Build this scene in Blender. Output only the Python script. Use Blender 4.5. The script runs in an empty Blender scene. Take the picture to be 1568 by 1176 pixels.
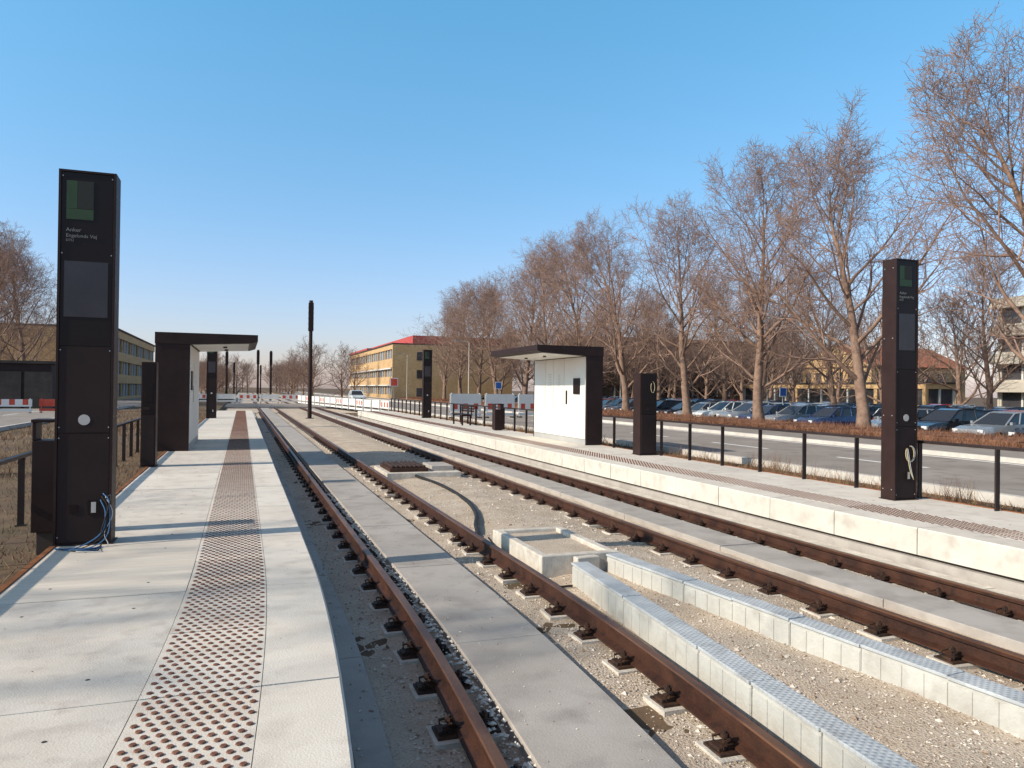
import bpy, math, random, bmesh
from mathutils import Vector, Matrix, noise
random.seed(7)
R=random.random
def U(a,b): return a+(b-a)*R()
scene=bpy.context.scene
# ---------------- materials ----------------
MATS={}
def mat(name,c1,c2=None,scale=4.0,rough=0.8,bump=0.0,bscale=None,metal=0.0,detail=6,c3=None,s3=60.0,spec=0.3,lo=0.35,hi=0.65,stretch=None,diamond=0):
    m=bpy.data.materials.new(name); m.use_nodes=True
    nt=m.node_tree; N=nt.nodes; L=nt.links
    b=N['Principled BSDF']
    b.inputs['Roughness'].default_value=rough
    b.inputs['Metallic'].default_value=metal
    b.inputs['Specular IOR Level'].default_value=spec
    MATS[name]=m
    if c2 is None:
        b.inputs['Base Color'].default_value=(*c1,1); 
        if not bump: return m
    tc=N.new('ShaderNodeTexCoord'); vec=tc.outputs['Object']
    if stretch:
        mp=N.new('ShaderNodeMapping'); mp.inputs['Scale'].default_value=stretch
        L.new(vec,mp.inputs['Vector']); vec=mp.outputs[0]
    if c2 is not None:
        n=N.new('ShaderNodeTexNoise'); n.inputs['Scale'].default_value=scale; n.inputs['Detail'].default_value=detail
        n.inputs['Roughness'].default_value=0.65
        L.new(vec,n.inputs['Vector'])
        r=N.new('ShaderNodeValToRGB'); r.color_ramp.elements[0].position=lo; r.color_ramp.elements[1].position=hi
        r.color_ramp.elements[0].color=(*c1,1); r.color_ramp.elements[1].color=(*c2,1)
        L.new(n.outputs['Fac'],r.inputs['Fac']); out=r.outputs['Color']
        if c3 is not None:
            n3=N.new('ShaderNodeTexNoise'); n3.inputs['Scale'].default_value=s3; n3.inputs['Detail'].default_value=4
            L.new(vec,n3.inputs['Vector'])
            r3=N.new('ShaderNodeValToRGB'); r3.color_ramp.elements[0].position=.5; r3.color_ramp.elements[1].position=.74
            r3.color_ramp.elements[0].color=(0,0,0,1); r3.color_ramp.elements[1].color=(1,1,1,1)
            L.new(n3.outputs['Fac'],r3.inputs['Fac'])
            mx=N.new('ShaderNodeMix'); mx.data_type='RGBA'
            L.new(r3.outputs['Color'],mx.inputs[0]); L.new(out,mx.inputs[6]); mx.inputs[7].default_value=(*c3,1)
            out=mx.outputs[2]
        L.new(out,b.inputs['Base Color'])
    if bump:
        bp=N.new('ShaderNodeBump'); bp.inputs['Strength'].default_value=bump; bp.inputs['Distance'].default_value=0.02
        if diamond:
            hs=[]
            for ang in (55,-55):
                mp=N.new('ShaderNodeMapping'); mp.inputs['Rotation'].default_value=(0,0,math.radians(ang)); L.new(tc.outputs['Object'],mp.inputs['Vector'])
                wv=N.new('ShaderNodeTexWave'); wv.inputs['Scale'].default_value=diamond; wv.inputs['Distortion'].default_value=.6; wv.inputs['Detail Scale'].default_value=1; L.new(mp.outputs[0],wv.inputs['Vector']); hs.append(wv.outputs['Fac'])
            mm=N.new('ShaderNodeMath'); mm.operation='MULTIPLY'; L.new(hs[0],mm.inputs[0]); L.new(hs[1],mm.inputs[1])
            L.new(mm.outputs[0],bp.inputs['Height'])
        else:
            nb=N.new('ShaderNodeTexNoise'); nb.inputs['Scale'].default_value=bscale or scale*6; nb.inputs['Detail'].default_value=5
            L.new(vec,nb.inputs['Vector'])
            L.new(nb.outputs['Fac'],bp.inputs['Height'])
        L.new(bp.outputs[0],b.inputs['Normal'])
    return m
mat('conc_a',(.62,.54,.455),(.72,.645,.56),1.1,.85,.18,90,c3=(.54,.47,.40),s3=5)
mat('conc_b',(.58,.51,.435),(.68,.61,.53),1.4,.85,.18,90,c3=(.50,.435,.375),s3=6)
mat('conc_c',(.65,.575,.49),(.75,.675,.585),.9,.85,.18,90,c3=(.58,.505,.43),s3=4)
mat('conc_groove',(.58,.495,.41),(.71,.63,.535),1.0,.85,.5,1.0,stretch=(.6,26,1))
mat('conc_track',(.37,.325,.285),(.46,.41,.365),1.0,.85,.2,80,c3=(.31,.27,.24),s3=3)
mat('conc_face',(.56,.51,.44),(.65,.595,.52),1.5,.8,.15,40,c3=(.48,.43,.37),s3=5)
mat('conc_pad',(.48,.42,.355),(.70,.63,.54),6,.9,.4,60)
mat('joint',(.06,.05,.042))
mat('duct_side',(.45,.43,.39),(.59,.57,.52),3,.8,.25,50,c3=(.38,.35,.31),s3=6)
mat('duct_lid',(.43,.445,.455),(.54,.55,.55),4,.6,.32,38,metal=.05,diamond=9,c3=(.36,.36,.36),s3=5)
mat('stud',(.13,.052,.032),(.23,.10,.06),9,.7)
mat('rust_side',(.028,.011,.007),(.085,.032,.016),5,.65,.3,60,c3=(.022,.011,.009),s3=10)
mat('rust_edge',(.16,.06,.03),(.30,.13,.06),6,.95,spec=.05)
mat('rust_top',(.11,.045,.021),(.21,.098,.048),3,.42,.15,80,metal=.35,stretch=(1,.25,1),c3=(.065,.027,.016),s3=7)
mat('clip_steel',(.018,.012,.010),(.08,.038,.022),14,.6,.2)
mat('gravel_sand',(.48,.375,.28),(.64,.53,.42),1.8,.95,1.0,60,c3=(.36,.265,.19),s3=55)
mat('stones_l',(.60,.52,.43),(.74,.66,.57),8,.9)
mat('stones_d',(.28,.20,.145),(.38,.29,.22),8,.9)
mat('soil',(.085,.052,.032),(.18,.115,.065),.5,.95,.8,9,c3=(.12,.09,.045),s3=2.5)
mat('dry_grass',(.22,.145,.075),(.34,.24,.12),3,.9)
mat('green_grass',(.11,.105,.04),(.17,.145,.06),3,.9)
mat('asphalt',(.12,.105,.10),(.18,.16,.15),.5,.9,.3,60,c3=(.10,.09,.085),s3=3)
mat('asphalt_old',(.26,.22,.19),(.35,.30,.265),.5,.9,.3,60,c3=(.21,.175,.15),s3=2)
mat('kerb',(.48,.43,.38),(.62,.57,.51),2,.85)
mat('paint_white',(.7,.68,.64),(.8,.79,.76),3,.7)
mat('charcoal',(.022,.010,.008),(.033,.016,.014),3,.5,.03,200,metal=.0,spec=.22)
mat('charcoal_flat',(.018,.009,.008),(.026,.013,.012),2,.7)
mat('screen',(.036,.029,.033),(.055,.045,.051),1.5,.25,spec=.35)
mat('glass_black',(.016,.009,.008),None,rough=.35,spec=.2)
mat('logo_green',(.035,.062,.030),(.045,.08,.037),5,.5)
mat('logo_dim',(.036,.036,.032))
mat('text_white',(.24,.23,.22))
mat('sticker',(.5,.46,.43))
mat('panel_white',(.72,.68,.61),(.78,.75,.68),.8,.45,spec=.4)
mat('panel_grey',(.34,.33,.32),(.42,.41,.39),.8,.5)
mat('fence_steel',(.025,.015,.013),(.04,.025,.022),6,.5,metal=.1)
mat('rubber',(.014,.012,.012),(.025,.022,.021),6,.6)
mat('cable_blue',(.06,.16,.32)); mat('cable_white',(.6,.6,.58)); mat('cable_yellow',(.5,.43,.25))
mat('bark',(.18,.11,.078),(.31,.20,.145),4,.9,.4,25)
mat('twig',(.25,.155,.115),(.37,.24,.185),1.5,.9)
mat('twig_far',(.20,.122,.092),(.29,.19,.145),.5,.95)
mat('hedge_twig',(.15,.068,.04),(.27,.13,.075),1.2,.95)
mat('brick_tan',(.50,.31,.15),(.60,.40,.21),.6,.9,.3,12,c3=(.42,.25,.12),s3=3)
mat('brick_dark',(.10,.062,.038),(.16,.10,.062),.5,.9,.3,12)
mat('conc_build',(.42,.36,.29),(.52,.46,.38),.5,.9,.2)
mat('window_dark',(.03,.028,.03),(.08,.075,.08),.4,.12,spec=.6)
mat('window_light',(.16,.16,.17),(.3,.29,.28),.35,.15,spec=.6)
mat('frame_white',(.6,.57,.52))
mat('roof_red',(.42,.06,.055),(.50,.09,.08),1,.7)
mat('roof_tile',(.33,.11,.06),(.42,.16,.09),1,.8)
mat('roof_black',(.035,.028,.026),(.06,.05,.045),1,.8)
mat('barrier_white',(.72,.70,.66),(.8,.78,.74),2,.6)
mat('barrier_red',(.55,.07,.04),(.62,.1,.06),3,.6)
mat('sign_blue',(.03,.10,.35))
mat('tyre',(.02,.02,.02)); mat('hub',(.35,.35,.36),metal=.6,rough=.35)
mat('car_glass',(.03,.033,.04),None,rough=.08,spec=.8)
mat('lamp_glass',(.7,.7,.7),None,rough=.15); mat('tail_red',(.4,.02,.02))
for n,c in dict(white=(.7,.7,.68),silver=(.38,.39,.40),black=(.02,.02,.022),blue=(.03,.06,.15),red=(.38,.03,.02),grey=(.12,.12,.125)).items():
    m=mat('car_'+n,c,None,rough=.25,spec=.6,metal=.0 if n in('white','red') else .35)
    m.node_tree.nodes['Principled BSDF'].inputs['Coat Weight'].default_value=.6

# ---------------- mesh builder ----------------
class MB:
    def __init__(s): s.v=[];s.f=[];s.m=[];s.ms=[]
    def mi(s,m):
        if m not in s.ms: s.ms.append(m)
        return s.ms.index(m)
    def poly(s,pts,m):
        b=len(s.v); s.v+= [tuple(p) for p in pts]; s.f.append(tuple(range(b,b+len(pts)))); s.m.append(s.mi(m))
    def box(s,x0,x1,y0,y1,z0,z1,m,ang=0,piv=None):
        if x0>x1:x0,x1=x1,x0
        P=[(x0,y0,z0),(x1,y0,z0),(x1,y1,z0),(x0,y1,z0),(x0,y0,z1),(x1,y0,z1),(x1,y1,z1),(x0,y1,z1)]
        if ang:
            cx,cy=piv or ((x0+x1)/2,(y0+y1)/2); c,sn=math.cos(ang),math.sin(ang)
            P=[(cx+(x-cx)*c-(y-cy)*sn,cy+(x-cx)*sn+(y-cy)*c,z) for x,y,z in P]
        b=len(s.v); s.v+=P; k=s.mi(m)
        for f in ((0,3,2,1),(4,5,6,7),(0,1,5,4),(1,2,6,5),(2,3,7,6),(3,0,4,7)):
            s.f.append(tuple(b+i for i in f)); s.m.append(k)
    def sweep(s,prof,ys,off,mats,cap=True):
        n=len(prof); b=len(s.v)
        for y in ys:
            o=off(y)
            for x,z in prof: s.v.append((x+o,y,z))
        for i in range(len(ys)-1):
            for j in range(n):
                j2=(j+1)%n
                s.f.append((b+i*n+j,b+i*n+j2,b+(i+1)*n+j2,b+(i+1)*n+j))
                s.m.append(s.mi(mats if isinstance(mats,str) else mats[j]))
        if cap:
            k=s.mi(mats if isinstance(mats,str) else mats[0])
            s.f.append(tuple(b+j for j in range(n))[::-1]); s.m.append(k)
            e=b+(len(ys)-1)*n; s.f.append(tuple(e+j for j in range(n))); s.m.append(k)
    def tube(s,pts,rads,n,m,cap=True):
        k=s.mi(m); b=len(s.v); N=len(pts)
        pts=[Vector(p) for p in pts]
        if not hasattr(rads,'__len__'): rads=[rads]*N
        for i,p in enumerate(pts):
            d=(pts[min(i+1,N-1)]-pts[max(i-1,0)])
            if d.length<1e-9: d=Vector((0,0,1))
            d.normalize()
            a=Vector((0,0,1)) if abs(d.z)<.9 else Vector((1,0,0))
            u=d.cross(a).normalized(); w=d.cross(u)
            for j in range(n):
                t=2*math.pi*j/n
                s.v.append(tuple(p+(u*math.cos(t)+w*math.sin(t))*rads[i]))
        for i in range(N-1):
            for j in range(n):
                j2=(j+1)%n
                s.f.append((b+i*n+j,b+i*n+j2,b+(i+1)*n+j2,b+(i+1)*n+j)); s.m.append(k)
        if cap and n>3:
            s.f.append(tuple(b+j for j in range(n))[::-1]); s.m.append(k)
            e=b+(N-1)*n; s.f.append(tuple(e+j for j in range(n))); s.m.append(k)
    def cyl(s,x,y,z0,z1,r,m,n=12): s.tube([(x,y,z0),(x,y,z1)],r,n,m)
    def mesh(s,name,smooth=False):
        me=bpy.data.meshes.new(name); me.from_pydata(s.v,[],s.f)
        for m in s.ms: me.materials.append(MATS[m])
        me.polygons.foreach_set('material_index',s.m)
        if smooth: me.polygons.foreach_set('use_smooth',[True]*len(s.f))
        me.update(); return me
    def obj(s,name,parent=None,bevel=0,smooth=False,fixn=True):
        me=s.mesh(name,smooth)
        if fixn:
            bm=bmesh.new(); bm.from_mesh(me); bmesh.ops.recalc_face_normals(bm,faces=bm.faces); bm.to_mesh(me); bm.free()
        o=bpy.data.objects.new(name,me); scene.collection.objects.link(o)
        if parent: o.parent=parent
        if bevel:
            mo=o.modifiers.new('b','BEVEL'); mo.width=bevel; mo.segments=2; mo.limit_method='ANGLE'
        return o
def place(me,name,loc,rot=0,sc=1,parent=None,szz=None):
    o=bpy.data.objects.new(name,me); o.location=loc; o.rotation_euler=(0,0,rot); o.scale=(sc,sc,szz or sc)
    scene.collection.objects.link(o)
    if parent: o.parent=parent
    return o
def text(body,size,loc,rot,m,parent,name='lettering'):
    c=bpy.data.curves.new(name,'FONT'); c.body=body; c.size=size; c.extrude=.001
    o=bpy.data.objects.new(name,c); o.location=loc; o.rotation_euler=rot; c.materials.append(MATS[m])
    scene.collection.objects.link(o); o.parent=parent; return o
def smoothpath(pts,n=8):
    P=[Vector(p) for p in pts]; out=[]
    Q=[P[0]*2-P[1]]+P+[P[-1]*2-P[-2]]
    for i in range(1,len(Q)-2):
        for k in range(n):
            t=k/n; a,b,c,d=Q[i-1],Q[i],Q[i+1],Q[i+2]
            out.append(.5*((2*b)+(c-a)*t+(2*a-5*b+4*c-d)*t*t+(3*b-a-3*c+d)*t**3))
    out.append(P[-1]); return out

# ---------------- alignment of tracks ----------------
def cL(y): return -.010*max(0,7-y)**2
def cR(y): return .005*max(0,8.5-y)**2
def YS(a,b):
    out=[];y=a
    while y<b-1e-6:
        out.append(y); y+= .4 if y<9 else (3 if y<60 else 20)
    out.append(b); return out
zero=lambda y:0
# ---------------- ground ----------------
g=MB()
prof=[(-1500,-3),(-60,-.6),(-9,-.36),(-1.9,-.2),(-1.6,-.22),(-1.4,-.5),(8.9,-.5),(9.12,-.25),(12,-.34),(19.5,-.36),(26.5,-.45),(30,-.8),(60,-.9),(1500,-3)]
ys=[-60,0,30,52,56,80,120,200,400,900,2000]
for y in ys:
    for x,z in prof: g.v.append((x,y,z))
n=len(prof)
for i in range(len(ys)-1):
    for j in range(n-1):
        g.f.append((i*n+j,i*n+j+1,(i+1)*n+j+1,(i+1)*n+j)); g.m.append(g.mi('soil'))
g.obj('ground')
g=MB()
def gz(x,y):
    z=-.485+.03*noise.noise(Vector((x*1.3,y*1.1,0)))+.014*noise.noise(Vector((x*7,y*7,3)))
    if 2.9<x<4.9: z+=.05*math.sin((x-2.9)/2*math.pi)
    return z
nx=82; xs=[.3+i*(7.2/nx) for i in range(nx+1)]
yy=[];y=-2.
while y<60: yy.append(y); y+= .09 if y<14 else .5
for y in yy:
    for x in xs: g.v.append((x,y,gz(x,y)))
for i in range(len(yy)-1):
    for j in range(nx):
        a=i*(nx+1)+j; g.f.append((a,a+1,a+nx+2,a+nx+1)); g.m.append(g.mi('gravel_sand'))
g.obj('gravel_bed',smooth=True)
g=MB()
for y0,y1 in ((60,72),(86,260)):
    g.poly([(-1.3,y0,-.47),(8.8,y0,-.47),(8.8,y1,-.47),(-1.3,y1,-.47)],'gravel_sand')
g.obj('gravel_track_bed')
g=MB()
def stone(x,y,z,r,m):
    b=len(g.v); k=g.mi(m)
    pts=[(1,0,0),(-1,0,0),(0,1,0),(0,-1,0),(0,0,1),(0,0,-1)]
    a=U(0,6.3);c,s=math.cos(a),math.sin(a); sx,sy,sz=U(.7,1.4)*r,U(.6,1.1)*r,U(.4,.8)*r
    for p in pts:
        px=p[0]*sx*U(.7,1.2);py=p[1]*sy*U(.7,1.2)
        g.v.append((x+px*c-py*s,y+px*s+py*c,z+p[2]*sz))
    for f in ((0,2,4),(2,1,4),(1,3,4),(3,0,4),(2,0,5),(1,2,5),(3,1,5),(0,3,5)):
        g.f.append(tuple(b+i for i in f)); g.m.append(k)
for i in range(26000):
    y=2+22*R()**1.9
    x=random.choice((U(.9,1.5),U(2.3,2.9),U(2.9,5.3),U(2.9,5.3),U(2.9,5.3),U(6.0,7.0)))
    stone(x,y,gz(x,y)+.004,U(.004,.013)*(1.0+ (R()<.05)*1.4),random.choice(('stones_l','stones_l','stones_d')))
for i in range(900):
    y=U(2,14); x=1.5+cL(y)+random.gauss(0,.035)
    stone(x,y,-.435+U(0,.02),U(.008,.026),'stones_l')
for i in range(260):
    y=U(2,14); x=U(1.6,2.3)+cL(y); stone(x,y,-.407,U(.003,.009),random.choice(('stones_l','stones_d')))
for i in range(200):
    y=U(2,12); x=U(.62,.9)+cL(y); stone(x,y,-.43,U(.004,.014),random.choice(('stones_l','stones_d')))
for i in range(120):
    y=U(2,14); x=U(-1.5,.5)+cL(y); stone(x,y,.002,U(.002,.005),'stones_d')
g.obj('gravel_stones')

# ---------------- platforms ----------------
def platform(name,side):
    ex=.6 if side<0 else 7.16; off=cL if side<0 else cR
    X=lambda s: ex+side*s
    g=MB()
    g.sweep([(X(.05),-.55),(X(2.2),-.55),(X(2.2),-.012),(X(.05),-.012)],YS(-6,50),off,['joint']*4)
    for s0,s1,kind,ln in ((0,.397,'e',1.25 if side>0 else 2.0),(.401,.957,'t',1.0),(.961,2.2,'m',2.0)):
        y=-6.0; 
        while y<50:
            m=random.choice(('conc_a','conc_b','conc_c'))
            if kind=='m' and side<0 and int(y)==6: m='conc_groove'
            if kind=='e': m='conc_c' if R()<.6 else 'conc_a'
            z0=-.30 if kind=='e' else -.04
            dz=U(-.0018,.0018); gp=.006 if kind=='e' else .004
            yy=[y+gp+(ln-2*gp)*k/5 for k in range(6)]
            if kind=='e':
                dx=side*U(-.002,.003)
                p=[(X(s0+.014)+dx,dz),(X(s0)+dx,dz-.014),(X(s0)+dx,-.30),(X(.048),-.30),(X(.048),z0+.02),(X(s1),-.04),(X(s1),dz)]
                g.sweep(p,yy,off,[m,'conc_face','conc_face',m,m,m,m])
            else:
                g.sweep([(X(s0),dz),(X(s0),z0),(X(s1),z0),(X(s1),dz)],yy,off,m)
            if kind=='m' and 0<y<30:   # lifting sockets
                for ss in (1.25,1.9):
                    for yo in (.35,1.65): g.cyl(X(ss)+off(y+yo),y+yo,dz-.002,dz+.0012,.011,'joint',10)
            y+=ln
    g.sweep([(X(-.02),-.50),(X(.06),-.50),(X(.06),-.335),(X(-.02),-.335)],YS(-6,50),off,'conc_track')
    g.sweep([(X(2.203),-.5),(X(2.25),-.5),(X(2.25),.010),(X(2.203),.010)],YS(-6,50),off,'rust_edge')
    o=g.obj(name)
    g=MB(); y=1.2 ; row=0
    k=g.mi('stud')
    while y<49.5:
        pitch=.061
        for c in range(9):
            s=.430+pitch*c+(pitch/2 if row%2 else 0)
            if s>.94: continue
            x=X(s)+off(y); r=.0172; b=len(g.v); nn=9 if y<8 else 5
            for h,rr in ((.0,r),(.005,r*.8)):
                for j in range(nn):
                    t=6.2832*j/nn; g.v.append((x+rr*math.cos(t),y+rr*math.sin(t),h+.0015))
            for j in range(nn):
                g.f.append((b+j,b+(j+1)%nn,b+nn+(j+1)%nn,b+nn+j)); g.m.append(k)
            g.f.append(tuple(b+nn+j for j in range(nn))); g.m.append(k)
        y+=pitch*1.02; row+=1
    g.obj('tactile_studs',parent=o,fixn=False)
    return o
platform('tram_platform',-1); platform('tram_platform',1)
g=MB()
def strip(x0,x1,off,z,ln,y0,y1,m='conc_track'):
    y=y0
    while y<y1:
        yy=[y+.005+(ln-.01)*k/4 for k in range(5)]; dz=U(-.004,.004)
        g.sweep([(x0,z-.1),(x1,z-.1),(x1,z-.008+dz),(x1-.008,z+dz),(x0+.008,z+dz),(x0,z-.008+dz)],yy,off,m)
        y+=ln
strip(.66,.86,cL,-.435,2.5,-2,60)
strip(1.56,2.27,cL,-.41,2.5,-2,72)
strip(5.62,6.18,cR,-.41,2.5,-2,72)
strip(6.68,7.08,cR,-.42,2.5,-2,60,'conc_pad')
g.obj('track_concrete_slabs')

# ---------------- rails ----------------
def rail(name,x,off):
    g=MB()
    p=[(-.07,-.45),(.07,-.45),(.07,-.438),(.012,-.42),(.009,-.345),(.034,-.333),(.035,-.308),(.027,-.3),(-.027,-.3),(-.035,-.308),(-.034,-.333),(-.009,-.345),(-.012,-.42),(-.07,-.438)]
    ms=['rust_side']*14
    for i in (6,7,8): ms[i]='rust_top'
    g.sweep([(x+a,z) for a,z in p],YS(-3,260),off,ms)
    y=.9
    while y<62:
        c=x+off(y); j=U(-.03,.03)
        g.box(c-.21,c+.21,y-.13,y+.13,-.56,-.466,'conc_pad',ang=j)
        g.box(c-.185,c+.185,y-.085,y+.085,-.466,-.4515,'clip_steel',ang=j)
        if y<30:
            for sd in (-1,1):
                g.box(c+sd*.045,c+sd*.12,y-.04,y+.04,-.4512,-.428,'clip_steel')
                g.box(c+sd*.055,c+sd*.105,y-.022,y+.022,-.428,-.415,'clip_steel')
                g.tube([(c+sd*.145,y-.045,-.44),(c+sd*.15,y-.05,-.405),(c+sd*.10,y-.04,-.395),(c+sd*.06,y-.02,-.425),(c+sd*.06,y+.02,-.425),(c+sd*.10,y+.04,-.395),(c+sd*.15,y+.05,-.405),(c+sd*.145,y+.045,-.44)],.009,5,'clip_steel')
                g.cyl(c+sd*.105,y,-.45,-.362,.012,'clip_steel',6)
                g.cyl(c+sd*.105,y,-.40,-.375,.024,'clip_steel',6)
                g.box(c+sd*.13,c+sd*.175,y-.05,y+.05,-.4513,-.43,'clip_steel')
        y+=.66
    return g.obj(name)
for x,o in ((1.32,cL),(2.755,cL),(5.0,cR),(6.435,cR)): rail('rail_track',x,o)

# ---------------- cable ducts, chamber ----------------
def duct(x0,y0,x1,y1,seg=.6,w=.18,top=-.235):
    g=MB(); L=math.hypot(x1-x0,y1-y0); a=math.atan2(y1-y0,x1-x0); n=int(L/seg)
    for i in range(n):
        t=(i+.5)/n; cx=x0+(x1-x0)*t; cy=y0+(y1-y0)*t
        cx+=U(-.006,.006)
        l=L/n-.007; jr=a+U(-.012,.012); dz=U(-.006,.006)
        g.box(cx-l/2,cx+l/2,cy-w/2,cy+w/2,top-.022+dz,top+dz,'duct_lid',ang=jr)
        h=w/2-.016
        g.box(cx-l/2-.002,cx+l/2+.002,cy-h,cy+h,-.56,top-.0225+dz,'duct_side',ang=jr)
        for k in range(4):
            off=-l/2+l*(k+.5)/4
            g.box(cx+off-l*.121,cx+off+l*.121,cy-h-.006,cy+h+.006,-.55,top-.045+dz,'duct_side',ang=jr,piv=(cx,cy))
    return g.obj('cable_duct',bevel=.004)
duct(3.25,7.0,2.72,.6); duct(3.78,7.3,4.50,1.0)
g=MB()
x0,x1,y0,y1=2.97,3.88,7.35,9.0; t=.10
g.box(x0,x1,y0,y0+t,-.6,-.235,'conc_pad'); g.box(x0,x1,y1-t,y1,-.6,-.25,'conc_pad')
g.box(x0,x0+t,y0+t+.002,y1-t-.002,-.6,-.24,'conc_pad'); g.box(x1-t,x1,y0+t+.002,y1-t-.002,-.6,-.245,'conc_pad')
g.box(x0+t,x1-t,y0+t,y1-t,-.6,-.29,'gravel_sand')
g.box(x0+.35,x0+.62,y0-.11,y0-.01,-.6,-.25,'conc_pad',ang=.1)
g.obj('concrete_cable_chamber',bevel=.012)
g=MB()
g.box(2.95,4.6,16.2,17.9,-.6,-.33,'conc_pad'); 
g.box(3.05,3.9,16.4,17.7,-.33,-.25,'rust_side')
for k in range(8): g.box(3.1+k*.1,3.15+k*.1,16.45,17.65,-.25,-.2,'clip_steel')
g.box(4.0,4.5,16.5,17.4,-.33,-.22,'conc_track')
g.obj('drain_chamber_grate',bevel=.008)
g=MB()
p=smoothpath([(3.3,17.2,-.2),(3.55,16.4,-.38),(3.75,14.6,-.41),(3.66,12.6,-.41),(3.42,11.2,-.41),(3.15,10.3,-.42),(2.95,9.6,-.44),(2.6,9.2,-.47)])
g.tube(p,.032,8,'rubber'); g.obj('black_cable_hose',smooth=True)
g=MB()
p=smoothpath([(3.0,9.25,-.40),(2.9,8.4,-.43),(2.88,7.7,-.44),(2.93,7.0,-.45),(3.1,6.85,-.43)])
g.tube(p,.012,6,'rubber'); g.obj('thin_black_cable',smooth=True)

# ---------------- information pylons ----------------
def pylon(x0,x1,y0,y1,detail=True,H=3.5):
    g=MB()
    g.box(x0,x1,y0+.02,y1,0,H,'charcoal')
    f=.022
    g.box(x0,x0+f,y0,y0+.02,0,H,'charcoal'); g.box(x1-f,x1,y0,y0+.02,0,H,'charcoal')
    g.box(x0+f,x1-f,y0,y0+.02,H-.02,H,'charcoal')
    g.box(x0+f+.004,x1-f-.004,y0+.008,y0+.02,1.86,H-.024,'glass_black')
    g.box(x0+f+.004,x1-f-.004,y0+.006,y0+.02,1.05,1.855,'charcoal_flat')
    g.box(x0+f+.004,x1-f-.004,y0+.008,y0+.02,.03,1.045,'charcoal_flat')
    w=x1-x0
    lx=x0+.065
    g.box(lx,lx+.09,y0+.004,y0+.008,3.14,H-.10,'logo_green'); g.box(lx,lx+.225,y0+.0041,y0+.008,3.04,3.137,'logo_green')
    g.box(lx+.093,lx+.225,y0+.0042,y0+.008,3.14,H-.10,'logo_dim')
    g.box(lx-.01,x1-.06,y0+.0035,y0+.008,2.13,2.65,'screen')
    g.tube([(x0+w*.5,y0+.003,1.17),(x0+w*.5,y0+.008,1.17)],.05 if detail else .04,20,'sticker')
    for zz in (1.82,1.1,1.0,.08,2.72,3.44):
        for xx in (x0+.035,x1-.035): g.tube([(xx,y0+.001,zz),(xx,y0+.01,zz)],.006,8,'panel_grey')
    g.box(x0+.13,x0+.2,y0+.003,y0+.009,.30,.38,'glass_black'); g.box(x1-.2,x1-.1,y0+.003,y0+.009,.28,.42,'glass_black')
    g.box(x1-.17,x1-.13,y0+.001,y0+.003,.30,.40,'sticker')
    for yy in (y0+.06,y1-.04):
        for zz in (.15,1.2,2.3,3.3):
            g.tube([(x0-.001,yy,zz),(x0+.001,yy,zz)],.008,6,'panel_grey'); g.tube([(x1-.001,yy,zz),(x1+.001,yy,zz)],.008,6,'panel_grey')
    g.box(x0-.02,x1+.02,y0-.015,y1+.02,0,.012,'fence_steel')
    o=g.obj('information_pylon',bevel=.003)
    if detail:
        r=(math.radians(90),0,0)
        text('Anker',.050,(lx,y0+.003,2.925),r,'text_white',o)
        text('Engelunds Vej',.046,(lx,y0+.003,2.872),r,'text_white',o)
        text('DTU',.032,(lx,y0+.003,2.832),r,'text_white',o)
    return o
pylon(-1.63,-1.15,8.0,8.26)
pylon(8.69,9.10,8.25,8.5,H=3.43)
pylon(-1.58,-1.14,38,38.3,False); pylon(8.72,9.16,38,38.3,False)
g=MB()
for k,(m,r) in enumerate((('cable_blue',.006),('rubber',.005),('cable_blue',.005),('rubber',.006),('cable_white',.0035))):
    p=smoothpath([(-1.24+.01*k,7.99,.42+.03*(k%3)),(-1.19+.015*k,7.94,.30+.05*(k%4)),(-1.22+.03*(k%3),7.9,.12),(-1.40+.06*k,7.84,.012),(-1.58+.05*k,7.84-.04*k,.01),(-1.35+.04*k,7.74-.03*k,.01),(-1.2,7.84-.03*k,.01)])
    g.tube(p,r,6,m)
g.obj('loose_cables',smooth=True)
g=MB()
for m,r,dx in (('cable_yellow',.006,0),('cable_white',.006,.02)):
    pts=[(8.93+dx+.075*math.sin(a),8.22,.66+.11*math.cos(a)) for a in [i*.45 for i in range(13)]]
    pts+=[(8.91+dx,8.2,.45),(8.95,8.17,.3)]
    g.tube(smoothpath(pts,3),r,6,m)
g.obj('loose_cables',smooth=True)

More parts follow.
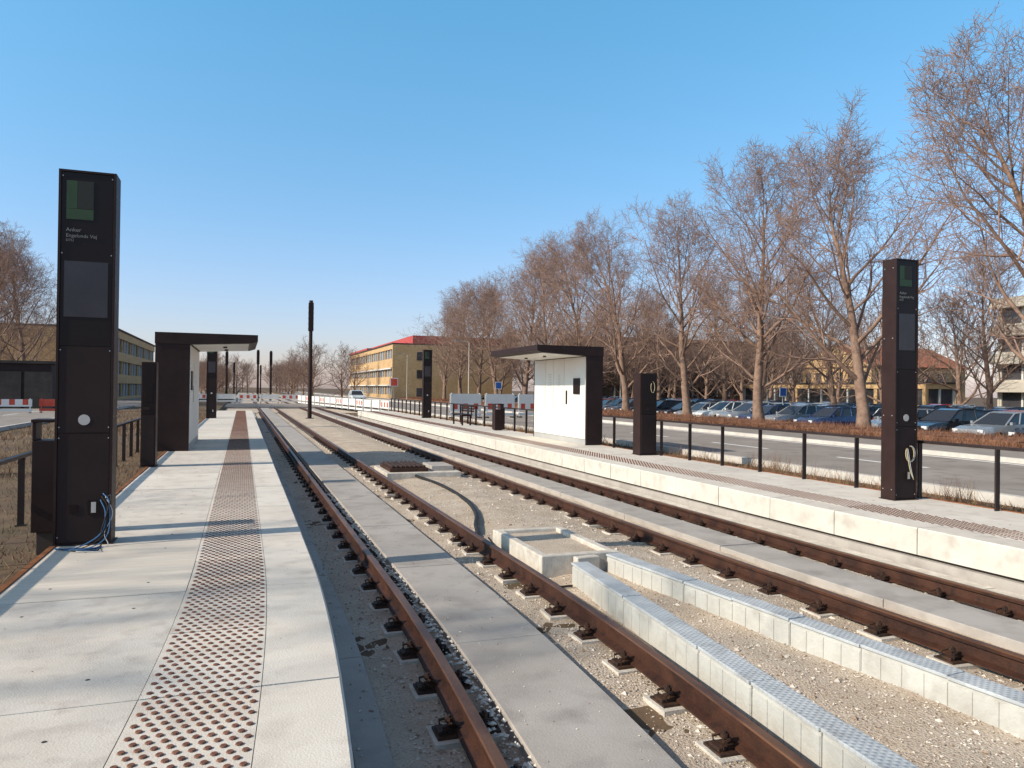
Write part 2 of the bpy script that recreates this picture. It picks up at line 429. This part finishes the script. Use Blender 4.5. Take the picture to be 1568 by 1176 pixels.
def bin_(x,y,h=1.0,w=.34):
    g=MB(); g.box(x-w/2,x+w/2,y-w/2,y+w/2,.03,h-.18,'charcoal')
    g.box(x-w/2,x-w/2+.03,y-w/2,y+w/2,h-.18,h,'charcoal');g.box(x+w/2-.03,x+w/2,y-w/2,y+w/2,h-.18,h,'charcoal')
    g.box(x-w/2-.01,x+w/2+.01,y-w/2-.01,y+w/2+.01,h,h+.03,'charcoal'); g.box(x-w/2+.04,x+w/2-.04,y-w/2+.04,y+w/2-.04,-.3,.03,'joint')
    g.obj('litter_bin',bevel=.006)
bin_(-1.82,8.75,1.12,.26); bin_(9.2,8.72,1.1,.26); bin_(8.9,26.5,.95)
def ticket(x,y,w,loop):
    g=MB()
    g.box(x-w/2,x+w/2,y+.02,y+.36,0,1.93,'charcoal'); g.box(x-w/2+.02,x+w/2-.02,y,y+.02,.04,.95,'charcoal_flat'); g.box(x-w/2+.02,x+w/2-.02,y,y+.02,.96,1.9,'glass_black')
    g.box(x-w*.27,x+w*.27,y-.006,y,1.2,1.55,'glass_black'); g.box(x-.08,x+.02,y-.01,y,1.05,1.1,'charcoal'); g.box(x-w/2-.02,x+w/2+.02,y-.02,y+.38,0,.015,'fence_steel')
    o=g.obj('ticket_validator_cabinet',bevel=.005)
    if loop:
        g=MB(); pts=[(x+.08+.05*math.sin(a),y-.03,1.6+.13*math.cos(a)) for a in [i*.5 for i in range(12)]]
        g.tube(smoothpath(pts,3),.006,6,'cable_yellow'); g.obj('cable_loop',parent=o)
ticket(-1.62,15.3,.25,False); ticket(9.02,15.7,.44,True)

# ---------------- shelters ----------------
def shelter(side):
    c=3.88; X=lambda d: c+side*d
    y0,y1=18.9,22.9; g=MB()
    w0,w1=5.03,(5.50 if side>0 else 5.74); rt=2.72
    g.box(X(w0+.02),X(w1),y0+.06,y1-.06,0,2.46,'charcoal')
    g.box(X(w0),X(w1+.02),y0,y0+.06,0,rt-.003,'charcoal'); g.box(X(w0),X(w1+.02),y1-.06,y1,0,rt-.003,'charcoal')
    prof=[(X(w1+.03),rt),(X(3.55),rt),(X(3.55),rt-.15),(X(3.7),rt-.20),(X(w0+.02),rt-.26),(X(w1+.03),rt-.26)]
    g.sweep(prof,[y0-.02,y1+.02],zero,'charcoal')
    n=4
    for k in range(n):
        a=y0+.12+(y1-y0-.24)*k/n; b=a+(y1-y0-.24)/n-.02
        P=[(X(3.75),rt-.204),(X(w0-.05),rt-.262)]
        g.poly([(P[0][0],a,P[0][1]-.003),(P[1][0],a,P[1][1]-.003),(P[1][0],b,P[1][1]-.003),(P[0][0],b,P[0][1]-.003)],'panel_white')
    segs=[.06,1.55,2.35,3.0,3.94]
    for k in range(4):
        a=y0+segs[k]+.01; b=y0+segs[k+1]-.01
        g.box(X(w0-.005),X(w0+.019),a,b,.16,2.44,'panel_white')
    g.box(X(w0),X(w0+.019),y0+.062,y1-.062,.0,.15,'panel_grey')
    s=X(w0-.008); s2=X(w0-.0055)
    g.box(X(w0-.03),s2,y0+.42,y0+.85,1.40,1.85,'glass_black')
    g.box(s,s2,y0+1.75,y0+2.1,1.5,2.1,'panel_white'); g.box(s,s2,y0+1.3,y0+1.42,1.1,1.5,'glass_black')
    for i in range(9):
        L=U(.15,.35); g.box(s-.001*side,s2,y0+1.82,y0+1.82+L*.7,1.95-i*.045,1.96-i*.045,'panel_grey')
        g.box(s,s2,y0+2.5,y0+2.5+L,1.98-i*.05,1.99-i*.05,'panel_grey')
    g.cyl(X(4.3),y0+1.3,rt-.27,rt-.215,.05,'charcoal',10); g.cyl(X(4.3),y0+2.8,rt-.27,rt-.215,.05,'charcoal',10)
    g.obj('platform_shelter',bevel=.004)
shelter(1); shelter(-1)
def bench(x,y0,y1):
    g=MB()
    for k in range(4): g.box(x-.22+k*.12,x-.12+k*.12,y0,y1,.43,.46,'charcoal')
    for k in range(3): g.box(x+.25,x+.28,y0,y1,.55+k*.1,.62+k*.1,'charcoal')
    for yy in (y0+.2,y1-.25):
        g.box(x-.2,x+.22,yy,yy+.05,.38,.43,'charcoal'); g.box(x-.18,x-.12,yy,yy+.05,0,.38,'charcoal'); g.box(x+.16,x+.22,yy,yy+.05,0,.38,'charcoal'); g.box(x+.22,x+.25,yy,yy+.05,.3,.82,'charcoal')
    g.obj('platform_bench')
bench(8.75,30,31.8)
def fence(x,ys,yend,off,sp=1.2,h=.82):
    g=MB(); y=ys
    while y<yend:
        o=off(y)
        g.box(x+o-.035,x+o+.035,y-.012,y+.012,-.36,h-.02,'fence_steel')
        g.box(x+o-.05,x+o+.05,y-.05,y+.05,-.34,-.10 if x>0 else -.2,'fence_steel')
        y+=sp
    g.sweep([(x-.035,h-.02),(x+.035,h-.02),(x+.035,h+.02),(x-.035,h+.02)],YS(ys-1,yend),off,'fence_steel')
    g.obj('handrail_fence')
fence(9.27,-.02,18.6,zero,1.197); fence(9.27,23.3,50,zero)
fence(-2.5,1.0,50,cL,1.2,.63)
def mast(x,y,h=6.9,z=-.48,r=.13):
    g=MB()
    g.tube([(x,y,z),(x,y,h-1.9)],[r,r*.85],14,'charcoal'); g.box(x-r*1.15,x+r*1.15,y-r*1.15,y+r*1.15,h-1.9,h-.15,'charcoal')
    g.tube([(x,y,h-.15),(x,y,h)],r*.9,12,'charcoal'); g.cyl(x,y,z,z+.08,r*1.9,'fence_steel',14)
    for k in range(5): g.box(x-r*1.3,x+r*1.3,y-.03,y+.03,h-1.8+k*.33,h-1.75+k*.33,'fence_steel')
    g.obj('catenary_mast')
mast(3.95,48.5); mast(3.6,108,6.4,-.6,.16); mast(1.9,106,6.4,-.6,.16); mast(-2.0,107,6.2,-.6,.16); mast(3.5,165,6.,-.6,.16); mast(-1.5,150,6.,-.6,.16)

# ---------------- roads ----------------
g=MB()
g.poly([(12.3,-40,-.28),(19.3,-40,-.28),(19.3,300,-.28),(12.3,300,-.28)],'asphalt_old')
for k in range(30): g.box(15.75,15.87,-10+k*6,-7+k*6,-.279,-.276,'paint_white')
g.box(12.55,12.67,-40,300,-.279,-.2755,'paint_white'); g.box(18.9,19.02,-40,300,-.279,-.2755,'paint_white')
g.obj('road')
g=MB(); g.box(12.12,12.3,-40,72,-.5,-.17,'kerb'); g.box(19.3,19.48,-40,300,-.5,-.15,'kerb'); g.obj('kerb')
g=MB(); g.box(19.48,22.3,-40,300,-.5,-.17,'asphalt_old'); g.box(22.3,22.38,-40,300,-.5,-.15,'kerb'); g.obj('cycle_path')
g=MB(); g.box(-16.5,-9,-40,300,-.6,-.30,'asphalt_old'); g.box(-9,-8.85,-40,72,-.6,-.2,'kerb'); g.box(-16.65,-16.5,-40,300,-.6,-.2,'kerb')
for k in range(30): g.box(-12.8,-12.68,-10+k*6,-7+k*6,-.3,-.296,'paint_white')
g.obj('side_street')
g=MB(); g.box(-8.84,12.1,72,86,-.6,-.305,'asphalt_old'); g.box(-40,-16.66,72,86,-.7,-.305,'asphalt_old')
g.obj('level_crossing_road')
g=MB(); g.poly([(28.5,-30,-.62),(90,-30,-.85),(90,110,-.85),(28.5,110,-.62)],'asphalt'); g.obj('car_park_surface')

# ---------------- vegetation ----------------
def blades(g,n,xf,yf,zf,h0,h1,w,m,lean=.35):
    for i in range(n):
        x,y=xf(),yf(); z=zf(x,y); h=U(h0,h1); a=U(0,6.28); lx,ly=random.gauss(0,lean)*h,random.gauss(0,lean)*h
        c,s=math.cos(a)*w/2,math.sin(a)*w/2; mm=m if isinstance(m,str) else random.choice(m)
        g.poly([(x-c,y-s,z),(x+c,y+s,z),(x+lx+c*.2,y+ly+s*.2,z+h)],mm)
g=MB()
zl=lambda x,y:-.2-.16*(min(-1.9,x)+1.9)/-7.1-.01
blades(g,10000,lambda:-1.9-6.8*R()**1.5,lambda:U(4.5,26),zl,.03,.10,.012,('dry_grass','hedge_twig','hedge_twig','green_grass'),.6)
blades(g,4000,lambda:U(-8.7,-1.9),lambda:U(26,60),zl,.05,.18,.03,('dry_grass','hedge_twig'),.5)
for c in range(30):
    cx,cy=U(-8,-2.9),U(8,40)
    blades(g,60,lambda:random.gauss(cx,.2),lambda:random.gauss(cy,.2),zl,.2,.45,.01,('dry_grass','hedge_twig'),.35)
g.obj('verge_dry_grass',fixn=False)
g=MB()
zr=lambda x,y:-.25-.09*(x-9.1)/2.9-.01
blades(g,10000,lambda:U(9.3,12.1),lambda:U(3,20),zr,.03,.14,.014,('dry_grass','hedge_twig','hedge_twig'),.6)
blades(g,5000,lambda:U(9.3,12.1),lambda:U(20,60),zr,.05,.2,.03,('dry_grass','hedge_twig'),.6)
for c in range(40):
    cx,cy=U(9.7,11.9),U(6,40)
    blades(g,70,lambda:random.gauss(cx,.15),lambda:random.gauss(cy,.15),zr,.2,.55,.01,('dry_grass','hedge_twig','hedge_twig'),.35)
g.obj('verge_dry_grass',fixn=False)
g=MB()
for i in range(120):
    y=-5+i; h=.08*noise.noise(Vector((0,y*.6,1)))
    g.box(22.8,25.6,y+.001,y+.999,-.5,.06+h,'hedge_twig')
blades(g,18000,lambda:U(22.5,25.8),lambda:U(2,45),lambda x,y:U(-.2,.08),.1,.34,.018,'hedge_twig',.5)
blades(g,9000,lambda:U(22.5,25.8),lambda:U(45,115),lambda x,y:U(-.1,.08),.15,.36,.035,'hedge_twig',.5)
blades(g,9000,lambda:random.gauss(22.66,.09),lambda:U(2,60),lambda x,y:U(-.38,0),.1,.3,.02,'hedge_twig',.6)
g.obj('low_hedge',fixn=False)
def bush(x,y,h,n=120):
    g=MB()
    for i in range(n):
        a=U(0,6.28); l=abs(random.gauss(0,.35))*h; z0=-.35
        p=[(x+.1*math.cos(a),y+.1*math.sin(a),z0),(x+l*.6*math.cos(a),y+l*.6*math.sin(a),z0+h*.5),(x+l*math.cos(a+.3),y+l*math.sin(a+.3),z0+h*U(.7,1))]
        g.tube(p,[.012,.007,.003],3,'twig')
    g.obj('bare_shrub')
bush(-5.2,17,1.0); bush(-6.5,21,1.2); bush(-4.4,13,.6,60)

def tree_mesh(name,seed,H=15.4,nch=(24,9,7,5),rmin=.009,spread=1.0,r0=.30,thick=1.0,twm='twig',start=.15):
    rng=random.Random(seed); g=MB()
    nseg=(10,7,5,3,2); wob=(.06,.11,.16,.2,.22); trop=(.03,.10,.07,.05,.03)
    sides=(9,6,4,3,3)
    def grow(l,p,d,L,r):
        pts=[p]; ds=[d]; n=nseg[l]
        for i in range(n):
            d=(d+Vector((rng.gauss(0,wob[l]),rng.gauss(0,wob[l]),rng.gauss(0,wob[l])))+Vector((0,0,trop[l]))).normalized()
            p=p+d*(L/n); pts.append(p); ds.append(d)
        rads=[max(rmin*.7,r*(1-(.88 if l==0 else .82)*(i/n)**.9)) for i in range(n+1)]
        if l==0: rads[0]*=1.35
        g.tube(pts,rads,sides[l],'bark' if l<2 else twm,cap=False)
        if l>=len(nch): return
        k=nch[l]; st=(start,.18,.15,.1)[l]; az=rng.uniform(0,6.28)
        for c in range(k):
            t=st+(1-st)*((c+rng.random()*.8)/k)**(.9 if l else .85)
            t=min(t,.97)
            f=t*n; i=min(int(f),n-1); q=pts[i].lerp(pts[i+1],f-i); dd=ds[i+1]
            az+=2.4+rng.uniform(-.5,.5)
            if l==0: ang=math.radians(60-30*t+rng.uniform(-10,8)); Lc=spread*(4.6*(1-t)**.6+2.5)*rng.uniform(.8,1.2); rc=rads[i]*rng.uniform(.34,.52)
            else: ang=math.radians(rng.uniform(28,58)); Lc=L*(.54-.22*t)*rng.uniform(.7,1.3); rc=rads[i]*.55
            if l>=2: Lc=max(Lc,.35)
            a=Vector((0,0,1)) if abs(dd.z)<.95 else Vector((1,0,0))
            u=dd.cross(a).normalized(); w=dd.cross(u)
            nd=(dd*math.cos(ang)+(u*math.cos(az)+w*math.sin(az))*math.sin(ang)).normalized()
            grow(l+1,q,nd,Lc,max(rc,rmin)*thick if l>1 else max(rc,rmin))
    grow(0,Vector((0,0,0)),Vector((0,0,1)),H*.78,r0)
    return g.mesh(name,smooth=True)
T=[tree_mesh('bare_tree_mesh%d'%i,11+i) for i in range(4)]
TF=[tree_mesh('far_tree_mesh%d'%i,51+i,H=12,nch=(20,8,6),rmin=.022,twm='twig_far',start=.12) for i in range(3)]
TS=tree_mesh('sparse_tree_mesh',91,nch=(13,5,4),rmin=.016)
k=0
for i in range(-1,12):
    y=19.7+7.8*i
    place(T[k%4],'bare_lime_tree',(27.5+U(-.4,.4),y+U(-.5,.5),-.55),U(0,6.28),U(.98,1.07)); k+=1
for i in range(12):
    place(T[(k*3+1)%4],'bare_lime_tree',(39.5+U(-1,1),24+8.2*i+U(-1.5,1.5),-.8),U(0,6.28),U(.70,.86)); k+=1
for i in range(10):
    place(TF[i%3],'bare_lime_tree',(60+U(-1,1),34+8*i+U(-1.5,1.5),-.8),U(0,6.28),U(.85,1.0)); k+=1
for x,y,s in ((-19.5,72,1.0),(-17.8,77,.95),(-22.5,80,1.05),(-16.5,92,.7),(-27,84,1.0)):
    place(T[k%4],'bare_tree',(x,y,-.5),U(0,6.28),s); k+=1
for x,y,s,r in ((-24,-1.0,1.25,.5),(-25,5.5,1.2,2.1),(-22,-8,1.2,5)):
    place(TS,'bare_tree',(x,y,-.4),r,s)
dt=bpy.data.objects.new('distant_trees',None); scene.collection.objects.link(dt)
for i in range(22):
    place(TF[i%3],'row_tree',(U(46,70),105+i*8,-1),U(0,6.28),U(.8,1.15),dt)
for i in range(24):
    place(TF[i%3],'row_tree',(44+i*2.8+U(-1,1),U(99,102.5),-1),U(0,6.28),U(.8,1.05),dt)
for i in range(26):
    place(TF[i%3],'row_tree',(U(66,150),U(64,190),-1),U(0,6.28),U(.8,1.15),dt)
for i in range(26):
    place(TF[i%3],'row_tree',(U(-30,20),U(230,330),-1),U(0,6.28),U(.7,1.0),dt)
for i in range(14):
    place(TF[i%3],'row_tree',(U(-12,-4),150+i*12,-1),U(0,6.28),U(.5,.8),dt)
for i in range(16):
    place(TF[i%3],'row_tree',(U(10,19),125+i*12,-1),U(0,6.28),U(.6,.95),dt)
for i in range(8):
    place(TF[i%3],'row_tree',(U(-60,-20),U(142,160),-1),U(0,6.28),U(.9,1.05),dt)

# ---------------- buildings ----------------
def building(x0,x1,y0,y1,z0,floors,fh,wall,win='window_dark',sp=2.4,band=.5,blankS=False,parapet=.8,roof='roof_black'):
    g=MB(); z=z0
    for f in range(floors):
        zs=fh*band
        g.box(x0,x1,y0,y1,z,z+zs,wall)
        g.box(x0+.3,x1-.3,y0+.3,y1-.3,z+zs,z+fh,win)
        n=int((y1-y0)/sp)
        for i in range(n+1):
            yy=y0+.06+(y1-y0-.6)*i/n
            for xx in (x0+.12,x1-.3): g.box(xx,xx+.18,yy,yy+(.22 if i%3 else .5),z+zs,z+fh,'frame_white' if i%3 else wall)
        n=max(2,int((x1-x0)/sp))
        for i in range(n+1):
            xx=x0+.06+(x1-x0-.6)*i/n
            for yy in (y0+.12,y1-.3): g.box(xx,xx+(.22 if i%3 else .5),yy,yy+.18,z+zs,z+fh,'frame_white' if i%3 else wall)
        z+=fh
    g.box(x0,x1,y0,y1,z,z+parapet,wall)
    g.box(x0-.15,x1+.15,y0-.15,y1+.15,z+parapet,z+parapet+.2,roof)
    if blankS: 
        g.box(x0-.05,x1+.05,y0-.35,y0-.002,z0,z+parapet-.05,wall)
        for zz in range(floors):
            g.box(x0+4,x0+5.5,y0-.38,y0-.352,z0+fh*zz+1.2,z0+fh*zz+2.6,'window_dark')
    return g,z+parapet+.2
g,z=building(23.2,44,124,176,-1,3,3.0,'brick_tan',win='window_light',blankS=True,band=.48)
g.box(27,43.5,126,175,z,z+1.5,'roof_red'); g.box(23.0,44.2,150,176.2,z+.001,z+.35,'roof_red')
g.box(22.95,23.19,124.2,176,4.7,4.95,'frame_white'); g.box(22.95,23.19,124.2,176,1.9,2.1,'frame_white')
g.obj('tan_brick_building')
g,z=building(-62,-14,97,140,-1,3,2.7,'brick_tan',blankS=True,band=.4,parapet=.9); g.obj('brick_office_building')
g,z=building(50,86,106,118,-1,3,3.4,'brick_dark',band=.5,parapet=.6); g.obj('dark_brown_building')
g,z=building(74,79,66,100,-1,1,3.2,'brick_tan',band=.4,parapet=.6); g.obj('low_brick_building')
g,z=building(80,104,24,62,-1,4,3.1,'conc_build',band=.38,parapet=.8)
for f in range(1,5): g.box(78.8,79.99,24,62,-1+3.1*f-.2,-1+3.1*f+.9,'conc_build')
g.obj('concrete_balcony_building')
g=MB()
g.box(84,102,84,98,-1,5.5,'brick_tan')
for i in range(6):
    g.box(85+i*2.9,86.4+i*2.9,83.95,83.99,.2,1.8,'window_dark'); g.box(85+i*2.9,86.4+i*2.9,83.95,83.99,3.2,4.7,'window_dark')
    g.box(83.95,83.99,85+i*2.2,86.2+i*2.2,3.2,4.7,'window_dark')
g.poly([(83.5,83.5,5.5),(102.5,83.5,5.5),(102.5,91,8.8),(83.5,91,8.8)],'roof_tile'); g.poly([(83.5,98.5,5.5),(102.5,98.5,5.5),(102.5,91,8.8),(83.5,91,8.8)],'roof_tile')
g.poly([(83.6,83.6,5.5),(83.6,98.4,5.5),(83.6,91,8.75)],'brick_tan'); g.poly([(102.4,83.6,5.5),(102.4,98.4,5.5),(102.4,91,8.75)],'brick_tan')
g.box(88,89,90,91.2,8,10.2,'conc_build'); g.obj('red_roof_house')
g=MB()
g.box(-30,-13.3,64,70,-.7,3.0,'charcoal_flat'); g.box(-30.15,-13.15,63.85,70.15,3.0,3.2,'roof_black')
for i in range(8): g.box(-29+i*2,-27.2+i*2,63.93,63.99,-.5,2.4,'roof_black')
g.obj('dark_shed')
def barrier(x,y,ang,m='barrier_white',L=2.1,z=-.45,H=1.0,red=True):
    g=MB()
    def B(a,b,c,d,e,f,mm): g.box(a,b,c,d,e,f,mm,ang=ang,piv=(x,y))
    B(x-L/2,x+L/2,y-.02,y+.02,z+.45,z+H,m); B(x-L/2,x+L/2,y-.015,y+.015,z+.15,z+.3,m)
    for s in (-1,1):
        B(x+s*L*.45-.03,x+s*L*.45+.03,y-.03,y+.03,z,z+H+.05,m); B(x+s*L*.45-.05,x+s*L*.45+.05,y-.3,y+.3,z,z+.08,'tyre')
    if red:
        for k in range(3): B(x-L/2+.2+k*.7,x-L/2+.5+k*.7,y-.026,y+.026,z+.55,z+.9,'barrier_red')
    g.obj('construction_barrier')
for i in range(15):
    t=i/14; barrier(9.6-3.6*t,54+33*t,math.atan2(33,-3.6),red=i%3==0,z=-.4)
for i in range(5): barrier(5+i*2.3-9,90,0,red=i%2==0,z=-.35)
for i in range(3): barrier(13+i*2.4,45+i*.5,.15,z=-.28,H=1.5,red=True)
for i in range(6): barrier(-15.5+i*2.3-7,50+i,.1,m='barrier_red' if i%2 else 'barrier_white',z=-.35,H=.9,red=True)
barrier(20.5,60,.2,z=-.2,H=1.2)
def lamp(x,y,h,z=-.8):
    g=MB(); g.tube([(x,y,z),(x,y,h)],[.07,.045],8,'conc_build'); g.tube([(x,y,h),(x-.3,y,h+.12),(x-.9,y,h+.15)],.03,6,'conc_build'); g.box(x-1.4,x-.85,y-.1,y+.1,h+.1,h+.2,'hub'); g.obj('street_lamp')
lamp(41,52,5.5);lamp(41,38,5.5);lamp(40,76,5.5);lamp(20.5,70,6);lamp(20.7,100,6); lamp(-8,95,6,-.4)
def sign(x,y,h,m,z=-.3,w=.3):
    g=MB(); g.cyl(x,y,z,h,.03,'hub',8); g.box(x-w,x+w,y-.045,y-.03,h-.65,h,'paint_white'); g.box(x-w+.05,x+w-.05,y-.052,y-.046,h-.6,h-.05,m); g.obj('traffic_sign')
sign(21.5,64,2.2,'sign_blue'); sign(36,44,1.9,'sign_blue',-.8); sign(11,58,2.3,'barrier_red'); sign(-5,90,2,'barrier_red')

# ---------------- cars ----------------
def car_mesh(col,hatch=False):
    g=MB(); c='car_'+col
    st=[(-2.12,.62,.38,.62),(-2.05,.80,.24,.72),(-1.6,.87,.20,.84),(-.75,.89,.19,.93),(.6,.89,.19,.96),(1.5,.88,.2,.98),(2.0,.82,.26,.95 if hatch else .93),(2.12,.68,.38,.85)]
    n=8; b=len(g.v)
    for x,w,zb,zt in st:
        zm=(zb+zt)/2
        g.v+=[(x,-w*.9,zb),(x,-w,zb+.12),(x,-w,zm+.08),(x,-w*.93,zt),(x,w*.93,zt),(x,w,zm+.08),(x,w,zb+.12),(x,w*.9,zb)]
    for i in range(len(st)-1):
        for j in range(n):
            g.f.append((b+i*n+j,b+i*n+(j+1)%n,b+(i+1)*n+(j+1)%n,b+(i+1)*n+j)); g.m.append(g.mi(c))
    g.f.append(tuple(range(b,b+n))); g.m.append(g.mi(c)); e=b+(len(st)-1)*n; g.f.append(tuple(range(e,e+n))); g.m.append(g.mi(c))
    rx=1.75 if hatch else 1.25; bx=2.05 if hatch else 1.9
    lo=[(-.85,.80,.93),(-.1,.82,.95),(.75,.82,.96),(bx,.76,.95)]
    hi=[(-.12,.60,1.40),(.2,.64,1.46),(.8,.64,1.46),(rx,.58,1.38)]
    for s in (-1,1):
        for i in range(3):
            g.poly([(lo[i][0],s*lo[i][1],lo[i][2]),(lo[i+1][0],s*lo[i+1][1],lo[i+1][2]),(hi[i+1][0],s*hi[i+1][1],hi[i+1][2]),(hi[i][0],s*hi[i][1],hi[i][2])],'car_glass')
        for i in (0,1,2,3):
            a=Vector((lo[i][0],s*lo[i][1],lo[i][2])); d=Vector((hi[i][0],s*hi[i][1],hi[i][2])); g.tube([a,d],.035,5,c)
        g.tube([(h[0],s*h[1],h[2]) for h in hi],.035,5,c)
    g.poly([(lo[0][0],-.8,.93),(lo[0][0],.8,.93),(hi[0][0],.6,1.4),(hi[0][0],-.6,1.4)],'car_glass')
    g.poly([(lo[3][0],-.76,.95),(lo[3][0],.76,.95),(hi[3][0],.58,1.38),(hi[3][0],-.58,1.38)],'car_glass')
    for i in range(3):
        g.poly([(hi[i][0],-hi[i][1],hi[i][2]+.01),(hi[i+1][0],-hi[i+1][1],hi[i+1][2]+.01),(hi[i+1][0],hi[i+1][1],hi[i+1][2]+.01),(hi[i][0],hi[i][1],hi[i][2]+.01)],c)
    for x in (-1.35,1.3):
        for s in (-1,1):
            g.tube([(x,s*.70,.32),(x,s*.90,.32)],.32,18,'tyre'); g.tube([(x,s*.90,.32),(x,s*.91,.32)],.2,14,'hub')
    for s in (-1,1):
        g.box(-2.11,-1.9,s*.48,s*.76,.58,.72,'lamp_glass'); g.box(2.0,2.11,s*.5,s*.76,.68,.84,'tail_red')
        g.box(-.75,-.55,s*.9,s*1.02,.93,1.05,c)
    g.box(-2.14,-2.08,-.4,.4,.4,.55,'tyre'); g.box(-2.15,-2.12,-.26,.26,.42,.52,'paint_white'); g.box(2.1,2.14,-.26,.26,.6,.7,'paint_white')
    return g.mesh('parked_car_mesh')
CM={(n,h):car_mesh(n,h) for n in ('white','silver','black','blue','red','grey') for h in (False,True)}
cols=['black','grey','silver','blue','black','black','grey','grey','silver','grey','white','black','black','blue','silver','red']
y=11.
while y<100:
    for x,pr,flip in ((31.2,.96,0),(36.6,.9,1),(44,.85,0),(49.4,.8,1),(56,.7,0)):
        if (y>20 or x<38) and R()<pr:
            place(CM[(random.choice(cols),R()<.5)],'parked_car',(x+U(-.3,.3),y+U(-.15,.15),-.64-.006*(x-31)),math.pi*flip+U(-.05,.05),U(.92,1.04))
    y+=2.55
place(CM[('white',True)],'parked_car',(-14.8,92,-.3),1.57)
place(CM[('white',True)],'parked_car',(13.5,96,-.28),1.57)

# ---------------- camera / light ----------------
cam=bpy.data.cameras.new('camera'); co=bpy.data.objects.new('camera',cam); scene.collection.objects.link(co)
cam.lens=26.6; cam.sensor_width=36; cam.clip_start=.05; cam.clip_end=5000
M=Matrix.Rotation(math.radians(-19.6),4,'Z')@Matrix.Rotation(math.radians(90.44),4,'X')@Matrix.Rotation(math.radians(.7),4,'Z')
co.matrix_world=Matrix.Translation((0,0,1.5))@M
scene.camera=co
EL=32.; az=math.radians(-95)
sd=Vector((math.sin(az)*math.cos(math.radians(EL)),math.cos(az)*math.cos(math.radians(EL)),math.sin(math.radians(EL))))
s=bpy.data.lights.new('sun','SUN'); s.energy=5.0; s.angle=math.radians(.5); s.color=(1,.91,.77)
so=bpy.data.objects.new('sun',s); so.rotation_euler=(-sd).to_track_quat('-Z','Y').to_euler(); so.location=(-20,0,30); scene.collection.objects.link(so)
w=bpy.data.worlds.new('World'); scene.world=w; w.use_nodes=True; nt=w.node_tree
sk=nt.nodes.new('ShaderNodeTexSky'); sk.sky_type='NISHITA'; sk.sun_disc=False; sk.sun_elevation=math.radians(EL); sk.sun_rotation=az%(2*math.pi)
sk.air_density=1.0; sk.dust_density=.8; sk.ozone_density=1.5; sk.altitude=0
tc=nt.nodes.new('ShaderNodeTexCoord'); sx=nt.nodes.new('ShaderNodeSeparateXYZ'); nt.links.new(tc.outputs['Generated'],sx.inputs[0])
rp=nt.nodes.new('ShaderNodeValToRGB'); el=rp.color_ramp.elements
tints=[(0,(1.26,1.08,1.33)),(.12,(1.2,1.26,1.48)),(.25,(1.08,1.48,1.64)),(.46,(1.0,1.88,1.97)),(.62,(1.15,1.02,.95)),(1.0,(1.2,.98,.85))]
el[0].position=0; el[0].color=(*[c/2.5 for c in tints[0][1]],1); el[1].position=1; el[1].color=(*[c/2.5 for c in tints[-1][1]],1)
for p,c in tints[1:-1]:
    e=el.new(p); e.color=(*[q/2.5 for q in c],1)
nt.links.new(sx.outputs['Z'],rp.inputs['Fac'])
vm=nt.nodes.new('ShaderNodeVectorMath'); vm.operation='MULTIPLY'; nt.links.new(sk.outputs[0],vm.inputs[0]); nt.links.new(rp.outputs[0],vm.inputs[1])
vs=nt.nodes.new('ShaderNodeVectorMath'); vs.operation='SCALE'; vs.inputs['Scale'].default_value=2.5; nt.links.new(vm.outputs[0],vs.inputs[0])
bg=nt.nodes['Background']; bg.inputs['Strength'].default_value=.125
nt.links.new(vs.outputs[0],bg.inputs['Color'])
scene.view_settings.view_transform='Standard'; scene.view_settings.look='None'; scene.view_settings.exposure=0
